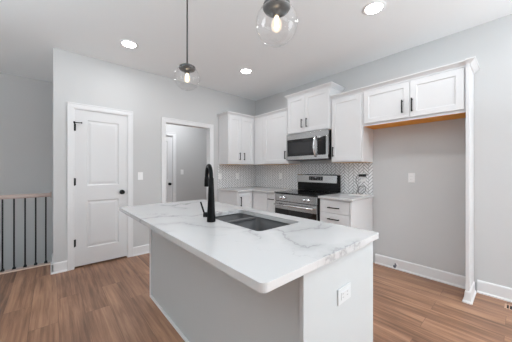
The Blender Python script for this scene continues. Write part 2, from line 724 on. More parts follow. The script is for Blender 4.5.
# back wall: solid piece, pantry door opening, piece, cased opening, piece
PX0, PX1, PZ = -3.075, -2.452, 2.045
OX0, OX1, OZ = -1.925, -1.108, 2.03
bm = bm_new()
box(bm, -3.266, PX0, 0, WT, 0, H)
box(bm, PX0, PX1, 0, WT, PZ, H)
box(bm, PX1, OX0, 0, WT, 0, H)
box(bm, OX0, OX1, 0, WT, OZ, H)
box(bm, OX1, 0.0, 0, WT, 0, H)
struct('wall_back', bm, 'wall')
bm = bm_new()
box(bm, 0.0, 0.12, YR, -7.5, 0, H)
box(bm, 0.0, 0.12, -7.5, -4.9, 2.2, H)
box(bm, 0.0, 0.12, -7.5, -4.9, 0, 0.1)
box(bm, 0.0, 0.12, -4.9, 0.0, 0, H)
box(bm, 0.0, 0.12, 0.0, WT, 0, H)
struct('wall_right', bm, 'wall')
# pantry / hallway partition walls behind the back wall
bm = bm_new()
box(bm, -3.266, -3.15, WT, 1.5, -2.6, H)
struct('wall_stair', bm, 'wall')
bm = bm_new()
box(bm, -2.36, -2.25, WT, 1.5, 0, H)
struct('wall_pantry', bm, 'wall')
bm = bm_new()
box(bm, 0.2, 0.32, WT, 1.5, 0, H)
struct('wall_hall', bm, 'wall')
bm = bm_new()
HD0, HD1 = -1.91, -1.196
box(bm, XL, -3.266, 1.5, 1.62, -2.6, H)
box(bm, -3.266, HD0, 1.5, 1.62, 0, H)
box(bm, HD0, HD1, 1.5, 1.62, 2.045, H)
box(bm, HD1, 0.32, 1.5, 1.62, 0, H)
struct('wall_far', bm, 'wall')
bm = bm_new()
box(bm, XL, -3.266, 0.46, 0.5, -2.6, -0.04)
struct('wall_stairwell', bm, 'wall')
bm = bm_new()
box(bm, XL, -3.15, 0.46, 1.5, -2.7, -2.6)
struct('floor_stairwell', bm, 'floor')
# left wall with a window, rear wall with wide glazing
bm = bm_new()
box(bm, XL - 0.12, XL, YR, -7.4, -2.6, H)
box(bm, XL - 0.12, XL, -5.4, 1.62, -2.6, H)
box(bm, XL - 0.12, XL, -7.4, -5.4, -2.6, 0.75)
box(bm, XL - 0.12, XL, -7.4, -5.4, 2.25, H)
struct('wall_left', bm, 'wall')
bm = bm_new()
box(bm, XL, -4.6, YR - 0.12, YR, 0, H)
box(bm, -4.6, -0.4, YR - 0.12, YR, 2.4, H)
box(bm, -0.4, 0.12, YR - 0.12, YR, 0, H)
struct('wall_rear', bm, 'wall')
bm = bm_new()
a, b, z0, z1 = -4.6, -0.4, 0.0, 2.4
for (p, q, r, t_) in ((a, a + .05, z0, z1), (b - .05, b, z0, z1), (a + .05, b - .05, z0, z0 + .05), (a + .05, b - .05, z1 - .05, z1),
                      (-3.22, -3.17, z0 + .05, z1 - .05), (-1.83, -1.78, z0 + .05, z1 - .05)):
    box(bm, p, q, YR - 0.05, YR - 0.005, r, t_)
struct('window_1', bm, 'trim')
bm = bm_new()
a, b, z0, z1 = -7.5, -4.9, 0.1, 2.2
for (p, q, r, t_) in ((a, a + .05, z0, z1), (b - .05, b, z0, z1), (a + .05, b - .05, z0, z0 + .05), (a + .05, b - .05, z1 - .05, z1),
                      (-6.225, -6.175, z0 + .05, z1 - .05)):
    box(bm, 0.005, 0.03, p, q, r, t_)
struct('window_2', bm, 'trim')

# ------------------------------------------------------------------ trim
def casing(name, x0, x1, ztop, w=0.065, y=0.0, th=0.018, jamb=True, jd=WT):
    """door casing: jamb lining plus flat casing with an outer bead"""
    bm = bm_new()
    for a, b in ((x0 - w, x0), (x1, x1 + w)):
        box(bm, a, b, y - th, y, 0, ztop)
    box(bm, x0 - w, x1 + w, y - th, y, ztop, ztop + w)
    # backband lip
    box(bm, x0 - w, x0 - w + .014, y - th - .005, y - th, 0, ztop + w - .014)
    box(bm, x1 + w - .014, x1 + w, y - th - .005, y - th, 0, ztop + w - .014)
    box(bm, x0 - w, x1 + w, y - th - .005, y - th, ztop + w - .014, ztop + w)
    if jamb:
        j = 0.012
        box(bm, x0 - .001, x0 + j, y - th + .004, y + jd, 0, ztop)
        box(bm, x1 - j, x1 + .001, y - th + .004, y + jd, 0, ztop)
        box(bm, x0 + j, x1 - j, y - th + .004, y + jd, ztop - j, ztop + .001)
    return struct(name, bm, 'trim', bevel=0.002)


casing('trim_1', PX0, PX1, PZ, w=0.060)
casing('trim_2', OX0, OX1, OZ, w=0.06)
casing('trim_3', HD0, HD1, 2.045, y=1.5)

BBH = 0.128


def bb_run(bm, face, u0, u1, wall=0.0):
    """baseboard with a sloped cap and a shoe moulding"""
    prof = [(0, 0), (0.024, 0), (0.024, 0.010), (0.014, 0.022), (0.014, BBH - 0.012), (0.008, BBH), (0, BBH)]
    rows = []
    for u in (u0, u1):
        if face == 'X':
            rows.append([bm.verts.new((wall - d, u, z)) for d, z in prof])
        elif face == 'L':      # faces -x on the other axis end (stair return)
            rows.append([bm.verts.new((wall - d, u, z)) for d, z in prof])
        else:
            rows.append([bm.verts.new((u, wall - d, z)) for d, z in prof])
    n = len(prof)
    for k in range(n):
        bm.faces.new((rows[0][k], rows[0][(k + 1) % n], rows[1][(k + 1) % n], rows[1][k]))
    bm.faces.new(rows[0][::-1])
    bm.faces.new(rows[1])


bm = bm_new()
bb_run(bm, 'Y', -3.29, PX0 - 0.060)
bb_run(bm, 'X', -0.014, 0.44, wall=-3.266)
bb_run(bm, 'Y', PX1 + 0.060, OX0 - 0.06)
bb_run(bm, 'Y', OX1 + 0.06, -0.975)
struct('baseboard_back', bm, 'trim')
bm = bm_new()
bb_run(bm, 'X', -3.39, -2.45)
bb_run(bm, 'X', -4.9, -3.45)
bb_run(bm, 'X', YR, -7.5)
struct('baseboard_right', bm, 'trim')
bm = bm_new()
bb_run(bm, 'Y', HD1 + 0.065, 0.2, wall=1.5)
struct('baseboard_far', bm, 'trim')

# ------------------------------------------------------------------ interior doors
def panel_door(name, x0, x1, y, ztop, knob_x, hinge_x, panels, parent_kind=True):
    root = bpy.data.objects.new(name, None)
    root.location = ((x0 + x1) / 2, y, 0)
    root['kind'] = 'structure'
    COL.objects.link(root)
    bm = bm_new()
    # front face grid with sunk, raised-field panels
    zs = [0.022, ztop]
    xs = [x0, x1]
    px0, px1 = panels[0][0], panels[0][1]
    cols = [x0, px0, px1, x1]
    rows = [0.022]
    for p in panels:
        rows += [p[2], p[3]]
    rows.append(ztop)
    vg = {}

    def V(x, z, yy):
        k = (round(x, 5), round(z, 5), round(yy, 5))
        if k not in vg:
            vg[k] = bm.verts.new((x, yy, z))
        return vg[k]
    for i in range(3):
        for j in range(len(rows) - 1):
            if i == 1 and j % 2 == 1:
                a, b, c, d = cols[1], cols[2], rows[j], rows[j + 1]
                prev = [(a, c), (b, c), (b, d), (a, d)]
                py = y
                for inset, dep in ((0.012, 0.009), (0.020, 0.009), (0.045, 0.003)):
                    cur = [(a + inset, c + inset), (b - inset, c + inset), (b - inset, d - inset), (a + inset, d - inset)]
                    for k in range(4):
                        k2 = (k + 1) % 4
                        bm.faces.new((V(*prev[k], py), V(*prev[k2], py), V(*cur[k2], y + dep), V(*cur[k], y + dep)))
                    prev, py = cur, y + dep
                bm.faces.new([V(*p, py) for p in prev])
            else:
                bm.faces.new((V(cols[i], rows[j], y), V(cols[i + 1], rows[j], y), V(cols[i + 1], rows[j + 1], y), V(cols[i], rows[j + 1], y)))
    # back and sides
    yb = y + 0.035
    B = [bm.verts.new(p) for p in ((x0, yb, .022), (x1, yb, .022), (x1, yb, ztop), (x0, yb, ztop))]
    bm.faces.new(B)
    bm.faces.new([V(c, .022, y) for c in cols] + [B[1], B[0]])
    bm.faces.new([V(c, ztop, y) for c in cols] + [B[2], B[3]])
    bm.faces.new([V(x0, r, y) for r in rows] + [B[3], B[0]])
    bm.faces.new([V(x1, r, y) for r in rows] + [B[2], B[1]])
    obj('panel', bm, 'door', root)
    # knob with rose
    kz = 0.945
    bm = bm_new()
    lathe(bm, (knob_x, y, kz), [(0, 0.001), (0.031, 0.001), (0.031, -0.006), (0.012, -0.009), (0.011, -0.028), (0.020, -0.033),
                               (0.0275, -0.043), (0.0275, -0.054), (0.020, -0.062), (0, -0.064)], axis='y')
    obj('knob', bm, 'black', root)
    bm = bm_new()
    ex = x1 if knob_x > (x0 + x1) / 2 else x0
    s = 1 if ex == x1 else -1
    box(bm, ex - 0.001 * s, ex + 0.006 * s, y - 0.004, y + 0.02, kz - 0.03, kz + 0.03)
    obj('latch_plate', bm, 'black', root, bevel=0.001)
    return root


d1 = panel_door('door_1', -3.062, -2.465, 0.004, 2.033, -2.530, -3.07,
                [(-2.934, -2.570, 0.24, 0.855), (-2.934, -2.570, 1.052, 1.908)])
for hz in (0.325, 1.105, 1.80):
    bm = bm_new()
    cyl(bm, (-3.066, -0.008, hz - 0.048), (-3.066, -0.008, hz + 0.048), 0.0075, n=12)
    box(bm, -3.071, -3.049, -0.001, 0.004, hz - 0.045, hz + 0.045)
    obj('hinge', bm, 'black', d1)
bm = bm_new()
cyl(bm, (-3.066, -0.012, 1.858), (-2.995, -0.034, 1.858), 0.0055, n=10)
cyl(bm, (-2.995, -0.034, 1.858), (-2.988, -0.036, 1.858), 0.0105, n=12)
cyl(bm, (-3.066, -0.010, 1.846), (-3.066, -0.010, 1.872), 0.010, n=12)
obj('door_stop', bm, 'black', d1)
panel_door('door_2', HD0 + .014, HD1 - .014, 1.512, 2.03, HD1 - 0.075, HD0,
           [(HD0 + .12, HD1 - .12, 0.24, 0.86), (HD0 + .12, HD1 - .12, 1.05, 1.91)])

# ------------------------------------------------------------------ herringbone backsplash
def clip_poly(poly, x0, x1, z0, z1):
    def cut(pl, f, inter):
        out = []
        for i in range(len(pl)):
            a, b = pl[i - 1], pl[i]
            fa, fb = f(a), f(b)
            if fa and fb:
                out.append(b)
            elif fa and not fb:
                out.append(inter(a, b))
            elif fb:
                out.append(inter(a, b))
                out.append(b)
        return out

    def ix(c):
        return lambda a, b: (c, a[1] + (b[1] - a[1]) * (c - a[0]) / (b[0] - a[0]))

    def iz(c):
        return lambda a, b: (a[0] + (b[0] - a[0]) * (c - a[1]) / (b[1] - a[1]), c)
    for f, g in ((lambda p: p[0] >= x0, ix(x0)), (lambda p: p[0] <= x1, ix(x1)),
                 (lambda p: p[1] >= z0, iz(z0)), (lambda p: p[1] <= z1, iz(z1))):
        if len(poly) < 3:
            return []
        poly = cut(poly, f, g)
    return poly


def herringbone(face, u0, u1, v0, v1, holes=()):
    bm = bm_new()
    fbox(bm, face, u0, u1, v0, v1, 0.0005, 0.006, 0)
    w, n = 0.0335, 3
    gap = 0.0062
    c45 = math.sqrt(0.5)
    T = w
    span = int((max(u1 - u0, v1 - v0) * 1.6) / T) + 8
    cu, cv = (u0 + u1) / 2, (v0 + v1) / 2
    # lattice: horizontal bricks at (i + j, j... ) stepping; standard herringbone with n:1 bricks
    for a in range(-span, span):
        for b in range(-span, span):
            k = (a - b) % (2 * n)
            if k == 0:
                rect = (a, b, a + n, b + 1)            # horizontal
            elif k == 2 * n - 1:
                rect = (a, b, a + 1, b + n)            # vertical
            else:
                continue
            x0_, y0_, x1_, y1_ = (q * T for q in rect)
            x0_ += gap / 2; y0_ += gap / 2; x1_ -= gap / 2; y1_ -= gap / 2
            pts = [(x0_, y0_), (x1_, y0_), (x1_, y1_), (x0_, y1_)]
            pts = [(cu + (p[0] - p[1]) * c45, cv + (p[0] + p[1]) * c45) for p in pts]
            if max(p[0] for p in pts) < u0 or min(p[0] for p in pts) > u1 or max(p[1] for p in pts) < v0 or min(p[1] for p in pts) > v1:
                continue
            pl = clip_poly(pts, u0, u1, v0, v1)
            if len(pl) < 3:
                continue
            # drop degenerate duplicates
            q = []
            for p in pl:
                if not q or (abs(p[0] - q[-1][0]) + abs(p[1] - q[-1][1])) > 1e-5:
                    q.append(p)
            if len(q) > 2 and abs(q[0][0] - q[-1][0]) + abs(q[0][1] - q[-1][1]) < 1e-5:
                q.pop()
            if len(q) < 3:
                continue
            top = [bm.verts.new(P3(face, p[0], p[1], 0.0085)) for p in q]
            bot = [bm.verts.new(P3(face, p[0], p[1], 0.0055)) for p in q]
            f = bm.faces.new(top)
            f.material_index = 1
            for i in range(len(q)):
                f = bm.faces.new((bot[i], bot[(i + 1) % len(q)], top[(i + 1) % len(q)], top[i]))
                f.material_index = 1
    return bm


bs = obj('tile_backsplash', herringbone('X', -2.415, -0.009, 0.916, 1.358), 'tile', mats=['grout', 'tile'])
tag(bs, 'white herringbone tile backsplash with grey grout behind the range', 'backsplash')
bs = obj('tile_backsplash', herringbone('Y', -0.945, -0.0005, 0.916, 1.358), 'tile', mats=['grout', 'tile'])
tag(bs, 'white herringbone tile backsplash on the wall beside the doorway, left of the corner', 'backsplash')

# ------------------------------------------------------------------ upper cabinets
CAB_T = 2.243          # top of the standard uppers
CR = [(0.0, 0.0), (0.010, 0.0), (0.010, 0.012), (0.022, 0.022), (0.038, 0.038), (0.046, 0.040), (0.046, 0.052)]


def crown(x0, x1, y0, y1, z, ex, parent, miter=None):
    """crown moulding: ex = which sides flare; miter 'x' / 'y' = inside mitre at the x1 / y1 end"""
    bm = bm_new()
    rects = []
    for d, h in CR:
        rects.append((x0 - (d if '-x' in ex else 0), x1 - (d if miter == 'x' else 0), y0 - (d if '-y' in ex else 0),
                      y1 + (d if '+y' in ex else 0) - (d if miter == 'y' else 0), z + h))
    ring_stack(bm, rects)
    return obj('crown_moulding', bm, 'cabinet', parent)


def upper(name, label, x0, x1, y0, y1, z0, z1, ex, wood='rawedge', miter=None):
    t = thing(name, label, 'cabinet', ((x0 + x1) / 2, (y0 + y1) / 2, z0))
    bm = bm_new()
    box(bm, x0, x1, y0, y1, z0 + 0.004, z1)
    obj('carcass', bm, 'cabinet', t, bevel=0.0015)
    bm = bm_new()
    box(bm, x0 + 0.018, x1 - 0.004, y0 + 0.004, y1 - 0.004, z0, z0 + 0.0045)
    u = obj('underside_panel', bm, wood, t)
    u['label'] = 'unpainted wood underside'
    crown(x0, x1, y0, y1, z1, ex, t, miter)
    return t


G = 0.002
# back wall, two doors, runs into the corner
uc = upper('upper_cabinet', 'white two-door upper cabinet on the back wall, beside the doorway', -0.925, -0.3125, -0.312, -0.004, 1.358, CAB_T, ('-x', '-y'), miter='x')
for (a, b, hx) in ((-0.915, -0.642, -0.690), (-0.638, -0.362, -0.590)):
    d = shaker('door', 'Y', a, b, 1.376, CAB_T - 0.012, 0.333, uc)
    bar_handle('Y', hx, 1.508, 0.333, 0.135, True, d)
# right wall blind corner unit
uc = upper('upper_cabinet', 'white one-door upper cabinet in the corner, left of the microwave', -0.312, -0.004, -1.188, -0.3125, 1.358, CAB_T, ('-x',), miter='y')
bm = bm_new()
fbox(bm, 'X', -0.604, -0.338, 1.362, CAB_T - 0.002, 0.312, 0.331)
obj('filler_panel', bm, 'cabinet', uc, bevel=0.001)
d = shaker('door', 'X', -1.172, -0.608, 1.376, CAB_T - 0.012, 0.333, uc)
bar_handle('X', -1.140, 1.508, 0.333, 0.135, True, d)
# over the microwave
uc = upper('upper_cabinet', 'raised white two-door upper cabinet directly above the microwave', -0.335, -0.004, -1.972, -1.192, 1.832, 2.43, ('-x', '-y', '+y'))
for (a, b, hy) in ((-1.543, -1.200, -1.500), (-1.962, -1.547, -1.592)):
    d = shaker('door', 'X', a, b, 1.846, 2.418, 0.356, uc)
    bar_handle('X', hy, 1.980, 0.356, 0.135, True, d)
# right of the microwave
uc = upper('upper_cabinet', 'white one-door upper cabinet between the microwave and the refrigerator alcove', -0.312, -0.004, -2.418, -1.976, 1.358, CAB_T, ('-x',))
d = shaker('door', 'X', -2.402, -1.990, 1.376, CAB_T - 0.012, 0.333, uc)
bar_handle('X', -2.022, 1.508, 0.333, 0.135, True, d)
# above the refrigerator alcove
uc = upper('upper_cabinet', 'wide shallow white two-door upper cabinet above the empty refrigerator alcove', -0.312, -0.004, -3.398, -2.422, 1.806, CAB_T, ('-x',), wood='plywood')
bm = bm_new()
fbox(bm, 'X', -3.397, -2.4225, 1.8065, 1.832, 0.3121, 0.316)
obj('bottom_rail', bm, 'cabinet', uc)
for (a, b, hy) in ((-2.936, -2.440, -2.868), (-3.384, -2.942, -2.962)):
    d = shaker('door', 'X', a, b, 1.836, CAB_T - 0.012, 0.333, uc)
    bar_handle('X', hy, 1.963, 0.333, 0.145, True, d)
# tall panel closing the alcove
ep = thing('refrigerator_panel', 'tall narrow white end panel on the right side of the refrigerator alcove', 'panel', (-0.17, -3.411, 0))
bm = bm_new()
box(bm, -0.336, -0.004, -3.424, -3.400, 0, CAB_T)
obj('panel', bm, 'cabinet', ep, bevel=0.0015)
bm = bm_new()
box(bm, -0.340, -0.3362, -3.426, -3.398, 0.11, CAB_T - 0.001)
obj('front_stile', bm, 'cabinet', ep, bevel=0.0015)
crown(-0.336, -0.004, -3.424, -3.400, CAB_T, ('-x', '-y'), ep)
bm = bm_new()
ring_stack(bm, [(-0.360, -0.026, -3.446, -3.374, 0), (-0.360, -0.026, -3.446, -3.374, 0.010), (-0.349, -0.026, -3.436, -3.386, 0.024),
                (-0.347, -0.026, -3.433, -3.391, 0.100), (-0.341, -0.026, -3.428, -3.396, 0.11)])
obj('base_moulding', bm, 'trim', ep)

# ------------------------------------------------------------------ base cabinets
TOE, BASE_T = 0.10, 0.882


def base(name, label, x0, x1, y0, y1, toe, cat='cabinet'):
    t = thing(name, label, cat, ((x0 + x1) / 2, (y0 + y1) / 2, 0))
    bm = bm_new()
    box(bm, x0, x1, y0, y1, TOE, BASE_T)
    obj('carcass', bm, 'cabinet', t, bevel=0.0015)
    bm = bm_new()
    a, b, c, d = x0, x1, y0, y1
    if toe == 'X':
        a += 0.07
    else:
        c += 0.07
    box(bm, a, b, c, d, 0, TOE)
    obj('toe_kick', bm, 'cabinet', t)
    return t


bc = base('base_cabinet', 'white one-door base cabinet on the back wall beside the doorway', -0.945, -0.604, -0.598, -0.016, 'Y')
d = shaker('door', 'Y', -0.935, -0.628, 0.115, 0.868, 0.619, bc)
bar_handle('Y', -0.888, 0.725, 0.619, 0.16, True, d)
bc = base('base_cabinet', 'white corner base cabinet with a plain door, left of the drawers', -0.598, -0.016, -0.990, -0.016, 'X')
d = shaker('door', 'X', -0.986, -0.640, 0.115, 0.868, 0.619, bc)
bc = base('drawer_cabinet', 'narrow white drawer cabinet just left of the range', -0.598, -0.016, -1.182, -0.994, 'X')
for z0, z1, hz in ((0.705, 0.868, 0.787), (0.415, 0.699, 0.575), (0.115, 0.409, 0.35)):
    d = slab('drawer', 'X', -1.176, -0.998, z0, z1, 0.619, bc)
    bar_handle('X', -1.092, hz, 0.619, 0.13, False, d)
bc = base('drawer_cabinet', 'white drawer cabinet on the right side of the range, beside the alcove', -0.598, -0.016, -2.420, -1.976, 'X')
for z0, z1, hz in ((0.712, 0.868, 0.780), (0.556, 0.706, 0.636), (0.340, 0.550, 0.45), (0.115, 0.334, 0.23)):
    d = slab('drawer', 'X', -2.392, -1.990, z0, z1, 0.619, bc)
    bar_handle('X', -2.193, hz, 0.619, 0.155, False, d)
bm = bm_new()
fbox(bm, 'X', -2.4195, -2.398, TOE, BASE_T, 0.5985, 0.619)
obj('end_stile', bm, 'cabinet', bc, bevel=0.001)

# ------------------------------------------------------------------ countertops
CT0, CT1 = 0.884, 0.914


def rounded(x0, x1, y0, y1, r, n=6):
    pts = []
    for cx, cy, a0 in ((x1 - r, y1 - r, 0), (x0 + r, y1 - r, 90), (x0 + r, y0 + r, 180), (x1 - r, y0 + r, 270)):
        for k in range(n + 1):
            a = R(a0 + 90 * k / n)
            pts.append((cx + r * math.cos(a), cy + r * math.sin(a)))
    return pts


def top_slab(loops, z0, z1):
    bm = bm_new()
    edges = []
    for pts in loops:
        vs_ = [bm.verts.new((p[0], p[1], z1)) for p in pts]
        for i in range(len(vs_)):
            edges.append(bm.edges.new((vs_[i], vs_[(i + 1) % len(vs_)])))
    bmesh.ops.triangle_fill(bm, use_beauty=True, edges=edges)
    r = bmesh.ops.extrude_face_region(bm, geom=list(bm.faces))
    bmesh.ops.translate(bm, verts=[v for v in r['geom'] if isinstance(v, bmesh.types.BMVert)], vec=(0, 0, z0 - z1))
    return bm


ct = obj('countertop', top_slab([[(-0.962, -0.640), (-0.645, -0.640), (-0.645, -1.188), (-0.0095, -1.188), (-0.0095, -0.0095), (-0.962, -0.0095)]], CT0, CT1), 'quartz', bevel=0.003)
tag(ct, 'white veined L-shaped countertop in the corner, left of the range', 'countertop')
ct = obj('countertop', top_slab([[(-0.645, -2.438), (-0.0095, -2.438), (-0.0095, -1.974), (-0.645, -1.974)]], CT0, CT1), 'quartz', bevel=0.003)
tag(ct, 'small white countertop right of the range, with a cord lying on it', 'countertop')

# ------------------------------------------------------------------ island
IX0, IX1, IY0, IY1 = -2.822, -1.956, -3.236, -1.306
SX0, SX1, SY0, SY1 = -2.436, -2.066, -2.792, -2.146
it = obj('island_countertop', top_slab([rounded(IX0, IX1, IY0, IY1, 0.022), rounded(SX0, SX1, SY0, SY1, 0.032)], CT0, CT1), 'quartz', bevel=0.004, seg=3)
tag(it, 'large white marble-veined countertop on the island, cut out for the sink', 'countertop')

IB0, IB1 = -2.545, -1.988      # base body
IFY, INY = -1.290, -3.205      # far face, near face
isl = thing('kitchen_island', 'white island base cabinet with grey-shaded side panel under the marble top', 'island', ((IB0 + IB1) / 2, (IFY + INY) / 2, 0))
bm = bm_new()
IFY = -1.318
box(bm, IB0 + 0.004, IB0 + 0.02, INY + 0.03, IFY - 0.01, 0.0, CT0 - 0.002)
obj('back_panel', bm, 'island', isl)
bm = bm_new()
# hollow carcass: sides, floor, dividers (the sink hangs inside)
box(bm, IB0 + 0.021, IB1, INY + 0.024, INY + 0.042, TOE, CT0 - 0.002)
box(bm, IB0 + 0.021, IB1, IFY - 0.03, IFY - 0.012, TOE, CT0 - 0.002)
box(bm, IB0 + 0.021, IB1, INY + 0.042, IFY - 0.03, TOE, TOE + 0.018)
box(bm, IB0 + 0.021, IB1, -2.852, -2.834, TOE + 0.018, CT0 - 0.002)
box(bm, IB0 + 0.021, IB1, -2.06, -2.042, TOE + 0.018, CT0 - 0.002)
box(bm, IB0 + 0.06, IB1 - 0.07, INY + 0.03, IFY - 0.02, 0, TOE)
obj('carcass', bm, 'cabinet', isl)
bm = bm_new()
box(bm, IB0 - 0.042, IB1 + 0.021, INY, INY + 0.02, 0.0, CT0 - 0.002)
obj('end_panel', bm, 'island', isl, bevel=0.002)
bm = bm_new()
box(bm, IB0 - 0.004, IB1 + 0.004, IFY - 0.011, IFY + 0.006, 0.0, CT0 - 0.002)
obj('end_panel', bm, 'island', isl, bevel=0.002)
bm = bm_new()
box(bm, IB0 - 0.010, IB0 + 0.0035, IFY - 0.010, IFY + 0.010, 0.0, CT0 - 0.002)
obj('corner_trim', bm, 'cabinet', isl, bevel=0.002)
bm = bm_new()
box(bm, IB0 - 0.012, IB0 + 0.0035, INY + 0.022, IFY - 0.012, 0.0, 0.022)
obj('shoe_moulding', bm, 'trim', isl, bevel=0.004)
for a, b in ((-3.166, -2.846), (-2.840, -2.450), (-2.444, -2.054), (-2.048, -1.396)):
    bm = bm_new()
    d = shaker('door', 'Y', a, b, 0.115, 0.868, 0.02, isl)
    # rotate the -y facing door so it faces +x at the kitchen side
    me = d.data
    for v in me.vertices:
        wx = v.co.x + isl.location.x
        wy = v.co.y + isl.location.y
        v.co.x = IB1 + 0.001 - wy - isl.location.x
        v.co.y = wx - isl.location.y
    for hz in (0.72,):
        hb = bm_new()
        hy = b - 0.04 if a in (-3.166, -2.840) else a + 0.04
        box(hb, IB1 + 0.045, IB1 + 0.055, hy - .006, hy + .006, hz - .07, hz + .07)
        box(hb, IB1 + 0.020, IB1 + 0.050, hy - .005, hy + .005, hz - .058, hz - .048)
        box(hb, IB1 + 0.020, IB1 + 0.050, hy - .005, hy + .005, hz + .048, hz + .058)
        obj('handle', hb, 'black', d)
    bm.free()

# sink
sk = thing('kitchen_sink', 'dark grey double-bowl undermount sink set in the island top', 'sink', ((SX0 + SX1) / 2, (SY0 + SY1) / 2, 0.68))
DV = -2.352


def bowl(y0, y1, name):
    bm = bm_new()
    x0, x1, zb, zt = SX0 - 0.004, SX1 + 0.004, 0.695, 0.8835
    n = 6
    rows = []
    for inset, z, r in ((0.0, zt, 0.045), (0.004, zb + 0.03, 0.045), (0.012, zb + 0.008, 0.045), (0.035, zb, 0.045)):
        rows.append([bm.verts.new((p[0], p[1], z)) for p in rounded(x0 + inset, x1 - inset, y0 + inset, y1 - inset, r, n)])
    for a, b in zip(rows, rows[1:]):
        for k in range(len(a)):
            f = bm.faces.new((a[k], a[(k + 1) % len(a)], b[(k + 1) % len(a)], b[k]))
            f.smooth = True
    bm.faces.new(rows[-1])
    o = obj(name, bm, 'sink', sk)
    so = o.modifiers.new('thickness', 'SOLIDIFY')
    so.thickness = 0.008
    so.offset = 1.0
    return o


bowl(DV + 0.010, SY1 + 0.004, 'bowl')
bowl(SY0 - 0.004, DV - 0.010, 'bowl')
bm = bm_new()
box(bm, SX0 - 0.004, SX1 + 0.004, DV - 0.017, DV + 0.017, 0.868, 0.8835)
obj('divider', bm, 'sink', sk, bevel=0.004)
for yy in ((DV + SY1) / 2, (DV + SY0) / 2):
    bm = bm_new()
    lathe(bm, ((SX0 + SX1) / 2, yy, 0.695), [(0, 0.004), (0.03, 0.004), (0.045, 0.006), (0.045, 0.0), (0, 0.0)])
    obj('drain', bm, 'steel', sk)

# faucet
FX, FY = -2.498, -2.393
fc = thing('faucet', 'tall matte black gooseneck pull-down faucet on the island', 'faucet', (FX, FY, CT1))
bm = bm_new()
lathe(bm, (FX, FY, CT1), [(0, 0), (0.029, 0), (0.0285, 0.012), (0.024, 0.10), (0.0195, 0.20), (0.0160, 0.285), (0, 0.285)], n=28)
obj('body', bm, 'black', fc)
dirv = Vector((0.307, 0.952, 0)).normalized()
pts = []
RAD = 0.070
cz = CT1 + 0.286
for k in range(0, 17):
    a = math.pi - math.pi * k / 16
    pts.append(Vector((FX, FY, cz)) + dirv * (RAD + RAD * math.cos(a)) + Vector((0, 0, 0.082 * math.sin(a))))
pts = [Vector((FX, FY, CT1 + 0.26))] + pts + [Vector((FX, FY, cz - 0.006)) + dirv * 2 * RAD]
bm = bm_new()
tube(bm, pts, 0.0135, n=18)
obj('spout', bm, 'black', fc)
bm = bm_new()
hp = Vector((FX, FY, 0)) + dirv * 2 * RAD
lathe(bm, (hp.x, hp.y, cz + 0.004), [(0, 0), (0.0145, 0), (0.0165, -0.02), (0.018, -0.062), (0.0165, -0.070), (0, -0.070)], n=22)
obj('spray_head', bm, 'black', fc)
bm = bm_new()
hb = Vector((-0.80, 0.60, 0)).normalized()
b0 = Vector((FX, FY, CT1 + 0.045))
cyl(bm, b0, b0 + hb * 0.050, 0.017, 0.017, n=18)
p0 = b0 + hb * 0.042
cyl(bm, p0, p0 + Vector((-0.020, 0.018, 0.085)), 0.0062, 0.005, n=12)
obj('lever', bm, 'black', fc)

# ------------------------------------------------------------------ range
rg = thing('kitchen_range', 'stainless steel freestanding electric range with black glass cooktop', 'range', (-0.35, -1.578, 0))
RY0, RY1 = -1.962, -1.198
bm = bm_new()
box(bm, -0.625, -0.02, RY0, RY1, 0.03, 0.900)
for yy in (RY0 + .05, RY1 - .05):
    for xx in (-0.56, -0.08):
        cyl(bm, (xx, yy, 0.0), (xx, yy, 0.03), 0.018, n=12)
obj('body', bm, 'blackplastic', rg, bevel=0.002)
bm = bm_new()
box(bm, -0.668, -0.105, RY0 - 0.002, RY1 + 0.002, 0.901, 0.919)
obj('cooktop', bm, 'blackglass', rg, bevel=0.004)
bm = bm_new()
box(bm, -0.655, -0.626, RY0, RY1, 0.785, 0.897)
obj('control_panel', bm, 'steel', rg, bevel=0.005)
for ky in (-1.327, -1.392, -1.762, -1.830):
    bm = bm_new()
    lathe(bm, (-0.655, ky, 0.838), [(0, 0.001), (0.025, 0.001), (0.025, -0.006), (0.020, -0.010), (0.018, -0.030), (0.0, -0.031)], axis='x', n=24)
    box(bm, -0.690, -0.684, ky - 0.003, ky + 0.003, 0.822, 0.855)
    obj('knob', bm, 'chrome', rg)
od = None
bm = bm_new()
box(bm, -0.655, -0.626, RY0 + 0.003, RY1 - 0.003, 0.665, 0.780)
box(bm, -0.650, -0.626, RY0 + 0.003, RY1 - 0.003, 0.225, 0.664)
od = obj('oven_door', bm, 'steel', rg, bevel=0.004)
bm = bm_new()
box(bm, -0.656, -0.6505, RY0 + 0.004, RY1 - 0.004, 0.235, 0.668)
obj('oven_window', bm, 'blackglass', od, bevel=0.002)
bm = bm_new()
box(bm, -0.6575, -0.6562, RY0 + 0.12, RY1 - 0.12, 0.33, 0.585)
obj('oven_glass', bm, 'greyglass', od)
bm = bm_new()
cyl(bm, (-0.705, RY0 + 0.035, 0.735), (-0.705, RY1 - 0.035, 0.735), 0.0135, n=18)
for yy in (RY0 + 0.06, RY1 - 0.06):
    cyl(bm, (-0.654, yy, 0.735), (-0.705, yy, 0.735), 0.010, n=12)
obj('handle', bm, 'chrome', od)
bm = bm_new()
box(bm, -0.652, -0.626, RY0 + 0.003, RY1 - 0.003, 0.055, 0.218)
obj('storage_drawer', bm, 'steel', rg, bevel=0.004)
